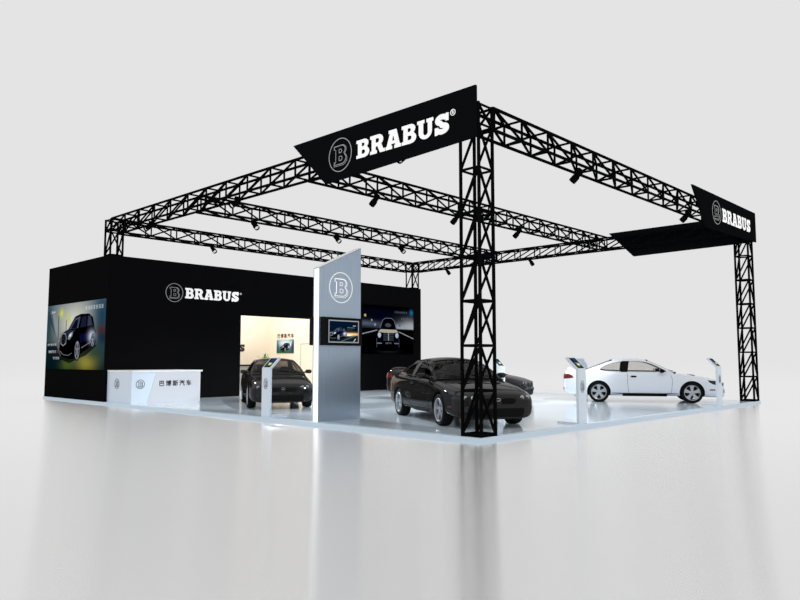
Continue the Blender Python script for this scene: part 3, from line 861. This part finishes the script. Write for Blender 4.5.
def grid_surf(bd, P, nu, nv, th=.012, mi=0):
    vs = []; n_ = (nu+1)*(nv+1)
    for j in range(nv+1):
        for i in range(nu+1): vs.append(Vector(P(i/nu, j/nv)))
    vs += [v-Vector((0,0,th)) for v in vs]
    fs = []
    for j in range(nv):
        for i in range(nu):
            a_ = j*(nu+1)+i; q = (a_,a_+1,a_+nu+2,a_+nu+1); fs.append(q); fs.append(tuple(n_+t for t in reversed(q)))
    ed = [i for i in range(nu+1)] + [j*(nu+1)+nu for j in range(1,nv+1)] + [nv*(nu+1)+i for i in range(nu-1,-1,-1)] + [j*(nu+1) for j in range(nv-1,0,-1)]
    for a_, b_ in zip(ed, ed[1:]+ed[:1]): fs.append((a_,b_,b_+n_,a_+n_))
    bd.add(vs, fs, mi)
def roofsurf(xa, xb, ua, ub, lift=0.):
    """surface across the car between x=xa and xb of the roofline, spanning u in [-1,1] of the rails"""
    def P(s_, t):
        x = xa+(xb-xa)*t; u = ua+(ub-ua)*s_; z = zroof(x); y = sidey(z,x)
        k = 1-u*u
        bulge = .05*k if -1. <= x <= .1 else .05*k*max(.25, 1-abs(x-(.1 if x > 0 else -1.))/1.3)
        fx = .09*k*max(0,(x-.0)/.88) if x > 0 else -.03*k*max(0,(-x-.9)/.9)
        e = abs(u)**8*.006
        return (x+fx, u*y, z+bulge-e+lift)
    return P

def make_car(paint, label):
    r = empty('coupe_car', (0,0,0), label=label, cat='car', group=None)
    me = BODY.copy(); me.materials[0] = paint
    bo = bpy.data.objects.new('body', me); COL.objects.link(bo); bo.parent = r
    seam = M['shadow_gap'] if paint is M['blackpaint'] else M['white_seam']
    # roof with pillars
    rf = MB()
    for s_ in (-1,1): greenhouse_panel(rf, ROOF + [(-1.85,.95),(-1.0,.93),(0,.90),(.88,.88)], [WIN], s_)
    grid_surf(rf, roofsurf(.10,-.98,-1,1), 20, 14, .02)
    for s_ in (-1,1): grid_surf(rf, roofsurf(.88,.10,s_*1.0,s_*.93), 2, 10, .02); grid_surf(rf, roofsurf(-.98,-1.85,s_*1.0,s_*.86), 3, 10, .02)
    ro = rf.build('roof', paint, r, smooth=40)
    ws = MB(); grid_surf(ws, roofsurf(.86,.09,-.93,.93,-.006), 16, 10, .006); ws.build('windshield', M['glass'] if paint is M['whitepaint'] else M['darkglass'], r, smooth=40)
    rw = MB(); grid_surf(rw, roofsurf(-.97,-1.80,-.86,.86,-.006), 16, 10, .006); rw.build('rear_window', M['darkglass'], r, smooth=40)
    fr = MB()   # black frames round the glass
    grid_surf(fr, roofsurf(.135,.085,-.94,.94,.004), 16, 1, .012); grid_surf(fr, roofsurf(-.96,-1.02,-.88,.88,.004), 16, 1, .012); 
    for s_ in (-1,1): grid_surf(fr, roofsurf(-1.0,-1.80,s_*.84,s_*.88,.003), 1, 8, .012)
    fr.build('window_seal', M['trim'], r, smooth=40)
    cw = MB(); grid_surf(cw, lambda s_,t: (1.02-.12*t-.13*(2*s_-1)**2, (2*s_-1)*.74, .958+.012*t-.02*(2*s_-1)**2), 14, 3, .03); cw.build('cowl', M['trim'], r, smooth=40)
    wipers = MB(); wipers.bar((.93,.55,.985),(.80,-.02,1.035),.008); wipers.bar((.95,.02,.985),(.82,-.55,1.02),.008); wipers.build('wiper', M['trim'], r)
    for s_ in (-1,1):
        g2 = MB(); greenhouse_panel(g2, WIN, [], s_, .005, out=-.008); 
        g2.build('side_window', M['glass'] if paint is M['whitepaint'] else M['darkglass'], r)
        bp = MB(); greenhouse_panel(bp, [(-.50,.965),(-.70,.965),(-.66,1.31),(-.44,1.312)], [], s_, .012, out=.003)
        # frame strip round the side glass
        def off(l, k):
            cx = sum(p[0] for p in l)/len(l); cz = sum(p[1] for p in l)/len(l)
            return [(cx+(p[0]-cx)*(1-k*.35), cz+(p[1]-cz)*(1-k)) for p in l]
        greenhouse_panel(bp, WIN, [off(WIN,.09)], s_, .010, out=.002)
        bp.build('window_trim', M['trim'], r, smooth=40)
        # mirror
        mb = MB(); c_ = Vector((.52, s_*.96, 1.0)); vs=[]; fs=[]
        sec = [(-.055,.78),(-.045,1.0),(.0,1.0),(.05,.85),(.085,.45),(.09,.05)]
        for dx_, k in sec:
            for i in range(16):
                a_ = 2*PI*i/16; ca, sa = math.cos(a_), math.sin(a_)
                vs.append(c_+Vector((dx_,   .095*k*math.copysign(abs(ca)**.7,ca), .06*k*math.copysign(abs(sa)**.7,sa))))
        fs = [(q*16+i, q*16+(i+1)%16, (q+1)*16+(i+1)%16, (q+1)*16+i) for q in range(5) for i in range(16)] + [tuple(range(16)), tuple(range(80,96))]
        mb.add(vs, fs); mb.bar((.50,s_*.76,.965),(.53,s_*.93,.985),.022); mo = mb.build('side_mirror', M['trim'] if paint is M['whitepaint'] else paint, r, smooth=50)  # white car: mirrors coloured black, standing in for shade on them
        MB().add([tuple(c_+Vector((-.058,(.08)*math.cos(a_*PI/8),.045*math.sin(a_*PI/8)))) for a_ in range(16)],[tuple(range(16))]).build('mirror_glass', M['chrome'], mo, fix=False)
        # door: seam lines and handle
        dr = MB()
        strip(dr, [(.80,.90),(.83,.70),(.80,.40),(.78,.29)], 'y', s_); strip(dr, [(-.50,.93),(-.51,.6),(-.48,.29)], 'y', s_); strip(dr, [(-.48,.29),(.78,.29)], 'y', s_, .010)
        dd = dr.build('door_seam', seam, r, fix=False)
        dh = MB(); patch(dh, [(-.42,.82),(-.38,.845),(-.26,.84),(-.22,.82),(-.26,.795),(-.38,.79)], 'y', .018, s_, 3); dh.build('door_handle', M['trim'], r, smooth=60)
        # skirt
        sk = MB()
        for xa, xb in ((-1.0,1.0),):
            patch(sk, [(xa,.20),(xb,.20),(xb,.30),(xa,.30)], 'y', .022, s_, 3)
        sk.build('side_skirt', M['trim'], r, smooth=60)
        mk = MB(); patch(mk, [(1.90,.405),(2.06,.405),(2.06,.44),(1.90,.44)], 'y', .006, s_, 2); mk.build('side_marker', M['redlens'], r, smooth=60)
        # headlight with two lamps
        hl = MB(); patch(hl, [(s_*.40,.590),(s_*.46,.560),(s_*.68,.545),(s_*.80,.575),(s_*.82,.625),(s_*.72,.665),(s_*.56,.655)], 'x', .006, 1, 5)
        patch(hl, [(2.28,.55),(2.26,.64),(2.12,.69),(1.86,.71),(1.90,.65),(2.02,.59)], 'y', .006, s_, 4)
        ho = hl.build('headlight', M['clearlens'], r, smooth=60)
        for yc in (.53,.67):
            ll = MB()
            h = project((3, s_*yc, .605), (-1,0,0))
            if h[0] is not None:
                ll.lathe([(.040,.0),(.040,.012),(.030,.014),(.028,.006),(.001,.004)], h[0]+Vector((.004,0,0)), 'x', 18)
            ll.build('lamp', M['silverframe'], ho, smooth=60)
        # grille nostril, fog lamp, scoop
        gr = MB(); patch(gr, [(s_*.08,.475),(s_*.32,.475),(s_*.38,.51),(s_*.375,.575),(s_*.30,.59),(s_*.12,.59),(s_*.07,.56)], 'x', .005, 1, 4)
        go = gr.build('grille', M['trim'], r, smooth=60)
        fg = MB(); h = project((3, s_*.66, .385), (-1,0,0))
        fg.lathe([(.062,-.02),(.062,.012),(.048,.014),(.046,.004),(.001,.006)], h[0]+Vector((.002,0,0)), 'x', 20); fg.build('fog_lamp', M['silverframe'] if paint is M['whitepaint'] else M['clearlens'], r, smooth=60)
        hs = MB(); patch(hs, [(1.42,s_*.26),(1.50,s_*.24),(1.56,s_*.30),(1.52,s_*.46),(1.44,s_*.48),(1.40,s_*.36)], 'z', .012, 1, 3); hs.build('bonnet_scoop', M['trim'], r, smooth=60)
        tl = MB(); patch(tl, [(s_*.50,.74),(s_*.70,.73),(s_*.77,.76),(s_*.75,.88),(s_*.66,.905),(s_*.50,.89)], 'x', .008, -1, 4)
        patch(tl, [(-2.47,.74),(-2.32,.75),(-2.17,.775),(-2.22,.85),(-2.36,.90),(-2.47,.88)], 'y', .008, s_, 4)
        tl.build('tail_light', M['redlens'], r, smooth=60)
        hb = MB(); strip(hb, [(2.14,s_*.60),(1.7,s_*.69),(1.0,s_*.74)], 'z', 1, .010); hb.build('bonnet_seam', seam, r, fix=False)
        hb = MB(); strip(hb, [(-1.85,s_*.62),(-2.34,s_*.60)], 'z', 1, .010); hb.build('boot_seam', seam, r, fix=False)
    lo = MB(); patch(lo, [(-.52,.225),(.52,.225),(.57,.30),(.56,.395),(-.56,.395),(-.57,.30)], 'x', .004, 1, 5); lo.build('lower_intake', M['trim'], r, smooth=60)
    rv = MB(); patch(rv, [(-.62,.36),(.62,.36),(.66,.46),(-.66,.46)], 'x', .01, -1, 4)
    rv.build('rear_valance', M['trim'], r, smooth=60)
    rp = MB(); patch(rp, [(-.27,.62),(.27,.62),(.27,.74),(-.27,.74)], 'x', .008, -1, 3); rp.build('plate_recess', M['trim'], r, smooth=60)
    bg = MB(); h = project((3,0,.56),(-1,0,0)); band(bg, [(-.035,-.02),(.035,-.02),(.04,.02),(0,.032),(-.04,.02)], .007, lambda p: h[0]+Vector((.003,p[0],p[1])), X, .008)
    bg.build('nose_badge', M['chrome'], r)
    # spoiler
    sp = MB(); vs=[]; fs=[]
    sec = [(-.09,.0),(-.06,.022),(.02,.028),(.09,.012),(.10,0),(.02,-.006)]
    ny = 12
    for i in range(ny+1):
        y = -.70+1.4*i/ny; e = 1-abs(y/.70)**6*.6; zz = 1.072-.05*abs(y/.7)**3
        for dx_, dz_ in sec: vs.append((-2.33+dx_*e+.06*abs(y/.7)**2, y, zz+dz_*e))
    for i in range(ny):
        for k in range(6): fs.append((i*6+k, i*6+(k+1)%6, (i+1)*6+(k+1)%6, (i+1)*6+k))
    fs += [tuple(range(6)), tuple(range(ny*6, ny*6+6))]
    sp.add(vs, fs)
    sp.build('spoiler', paint, r, smooth=50)
    # cabin: floor tub, dashboard, seats, wheel
    cb = MB(); cb.box((-1.5,-.66,.605),(.74,.66,.64)); 
    grid_surf(cb, lambda s_,t: (.80-.35*t, -.68+1.36*s_, .93-.10*t*t), 8, 4, .12); cb.build('dashboard', M['cabin'], r)
    pb = MB(); grid_surf(pb, lambda s_,t: (-1.28-.42*t, -.62+1.24*s_, .92+.06*t), 6, 3, .2); pb.build('parcel_shelf', M['cabin'], r)
    for xs, ys_ in ((-.25,.36),(-.25,-.36)):
        se = MB()
        def rbox(p, q, shear=0):
            n0 = len(se.v); se.box(p, q)
            for i in range(n0, len(se.v)):
                v = se.v[i]; se.v[i] = (v[0]-shear*(v[2]-p[2]), v[1], v[2])
        rbox((xs-.25,ys_-.24,.641),(xs+.25,ys_+.24,.74)); rbox((xs-.30,ys_-.24,.70),(xs-.19,ys_+.24,1.02),.3)
        rbox((xs-.39,ys_-.13,1.03),(xs-.31,ys_+.13,1.14),.2)
        so = se.build('seat', M['cabin'], r); bv = so.modifiers.new('b','BEVEL'); bv.width=.03; bv.segments=3
    sw = MB(); vs=[]; 
    for i in range(24):
        a_ = 2*PI*i/24
        for k in range(6):
            q = 2*PI*k/6; rr = .17+.014*math.cos(q); vs.append((.34+.35*rr*math.sin(a_)*1+.0, .36+rr*math.cos(a_), .93+.9*rr*math.sin(a_)*.9+.014*math.sin(q)))
    sw.add(vs, [(i*6+k, ((i+1)%24)*6+k, ((i+1)%24)*6+(k+1)%6, i*6+(k+1)%6) for i in range(24) for k in range(6)])
    sw.bar((.34,.20,.93),(.34,.52,.93),.012); sw.bar((.34,.36,.93),(.50,.36,.88),.02)
    sw.build('steering_wheel', M['cabin'], r, smooth=50)
    # wheels
    for x in (1.395,-1.395):
        for s_ in (-1,1):
            c_ = Vector((x, s_*.785, .325))
            ty = MB(); ty.lathe([(.235,-.11),(.30,-.118),(.318,-.10),(.325,-.06),(.325,.06),(.318,.10),(.30,.118),(.235,.11),(.225,0)], (0,0,0), 'y', 40, closed=True)
            to = ty.build('wheel', M['tyre'], r, smooth=45); to.location = c_
            rm = MB()
            rm.lathe([(.236,-.10),(.236,.095*1),(.243,.108),(.235,.116),(.222,.108),(.215,.07),(.20,-.08)] if s_ > 0 else [(.236,.10),(.236,-.095),(.243,-.108),(.235,-.116),(.222,-.108),(.215,-.07),(.20,.08)], (0,0,0), 'y', 40)
            for k in range(5):
                a_ = 2*PI*k/5+PI/2
                d_ = Vector((math.cos(a_),0,math.sin(a_))); t_ = Vector((-math.sin(a_),0,math.cos(a_)))
                ya, yb = s_*.088, s_*.045; vs=[]
                for rr, ww in ((.02,.040),(.10,.038),(.17,.052),(.222,.085)):
                    yo = ya - s_*.018*(1-abs(rr-.12)/.12)
                    for q in (-1,1): vs.append(d_*rr+t_*ww*q*1.0+Y*yo)
                    for q in (-1,1): vs.append(d_*rr+t_*ww*q*1.0+Y*yb)
                fs=[]
                for q in range(3):
                    a0=q*4; b0=a0+4
                    fs += [(a0,a0+1,b0+1,b0),(a0+2,b0+2,b0+3,a0+3),(a0,b0,b0+2,a0+2),(a0+1,a0+3,b0+3,b0+1)]
                fs += [(0,2,3,1),(12,13,15,14)]
                rm.add(vs, fs)
            rm.lathe([(.001,.098*s_),(.03,.096*s_),(.045,.088*s_),(.045,.04*s_)],(0,0,0),'y',20)
            rm.build('rim', M['rim'], to, smooth=35)
            MB().lathe([(.001,.02*s_),(.15,.02*s_),(.15,.0),(.001,.0)],(0,0,0),'y',28).build('brake_disc', M['rimdark'], to, smooth=35)
    return r

def place(o, x, y, deg): o.location = (x,y,0); o.rotation_euler = (0,0,math.radians(deg))
car1 = make_car(M['blackpaint'], 'glossy black two-door coupe in front, behind the near truss column')
place(car1, 2.66, 2.78, -119.3)
car2 = copy_tree(car1); car2['label'] = 'black coupe at the room entrance, behind the kiosk and beside the silver pylon'; place(car2, 3.03, 10.12, -120.6)
car3 = copy_tree(car1); car3['label'] = 'black coupe farthest back, mostly hidden, its nose and tail showing past the foremost coupe'; place(car3, 8.95, 7.60, -69)
for q in (car1, car2, car3): q['group'] = 'black coupes on the platform'
car4 = make_car(M['whitepaint'], 'white two-door coupe seen from the side on the right of the platform')
place(car4, 12.34, 2.70, -62.0)

# ------------------------------------------------------------------ added unseen fill light, brightens the open-topped room
l = bpy.data.lights.new('room_fill_light', 'AREA'); l.shape = 'RECTANGLE'; l.size = 4.2; l.size_y = 3.6; l.energy = 170; l.color = (1,.93,.82)
lo = bpy.data.objects.new('room_fill_light', l); COL.objects.link(lo); lo.location = (7.5,17.6,4.7)

# ------------------------------------------------------------------ camera
cam = bpy.data.cameras.new('camera'); co = bpy.data.objects.new('camera', cam); COL.objects.link(co)
yaw, pitch, f = .7611, .0860, 696.44
co.location = (-9.819,-7.404,1.342)
fw = Vector((math.cos(yaw)*math.cos(pitch), math.sin(yaw)*math.cos(pitch), math.sin(pitch)))
co.rotation_euler = fw.to_track_quat('-Z','Y').to_euler()
cam.sensor_fit = 'HORIZONTAL'; cam.sensor_width = 36; cam.lens = f/800*36; cam.clip_end = 1000; cam.clip_start = .1
SC.camera = co
SC.view_settings.view_transform = 'Standard'; SC.view_settings.look = 'None'
SC.view_settings.exposure = 0; SC.view_settings.gamma = 1
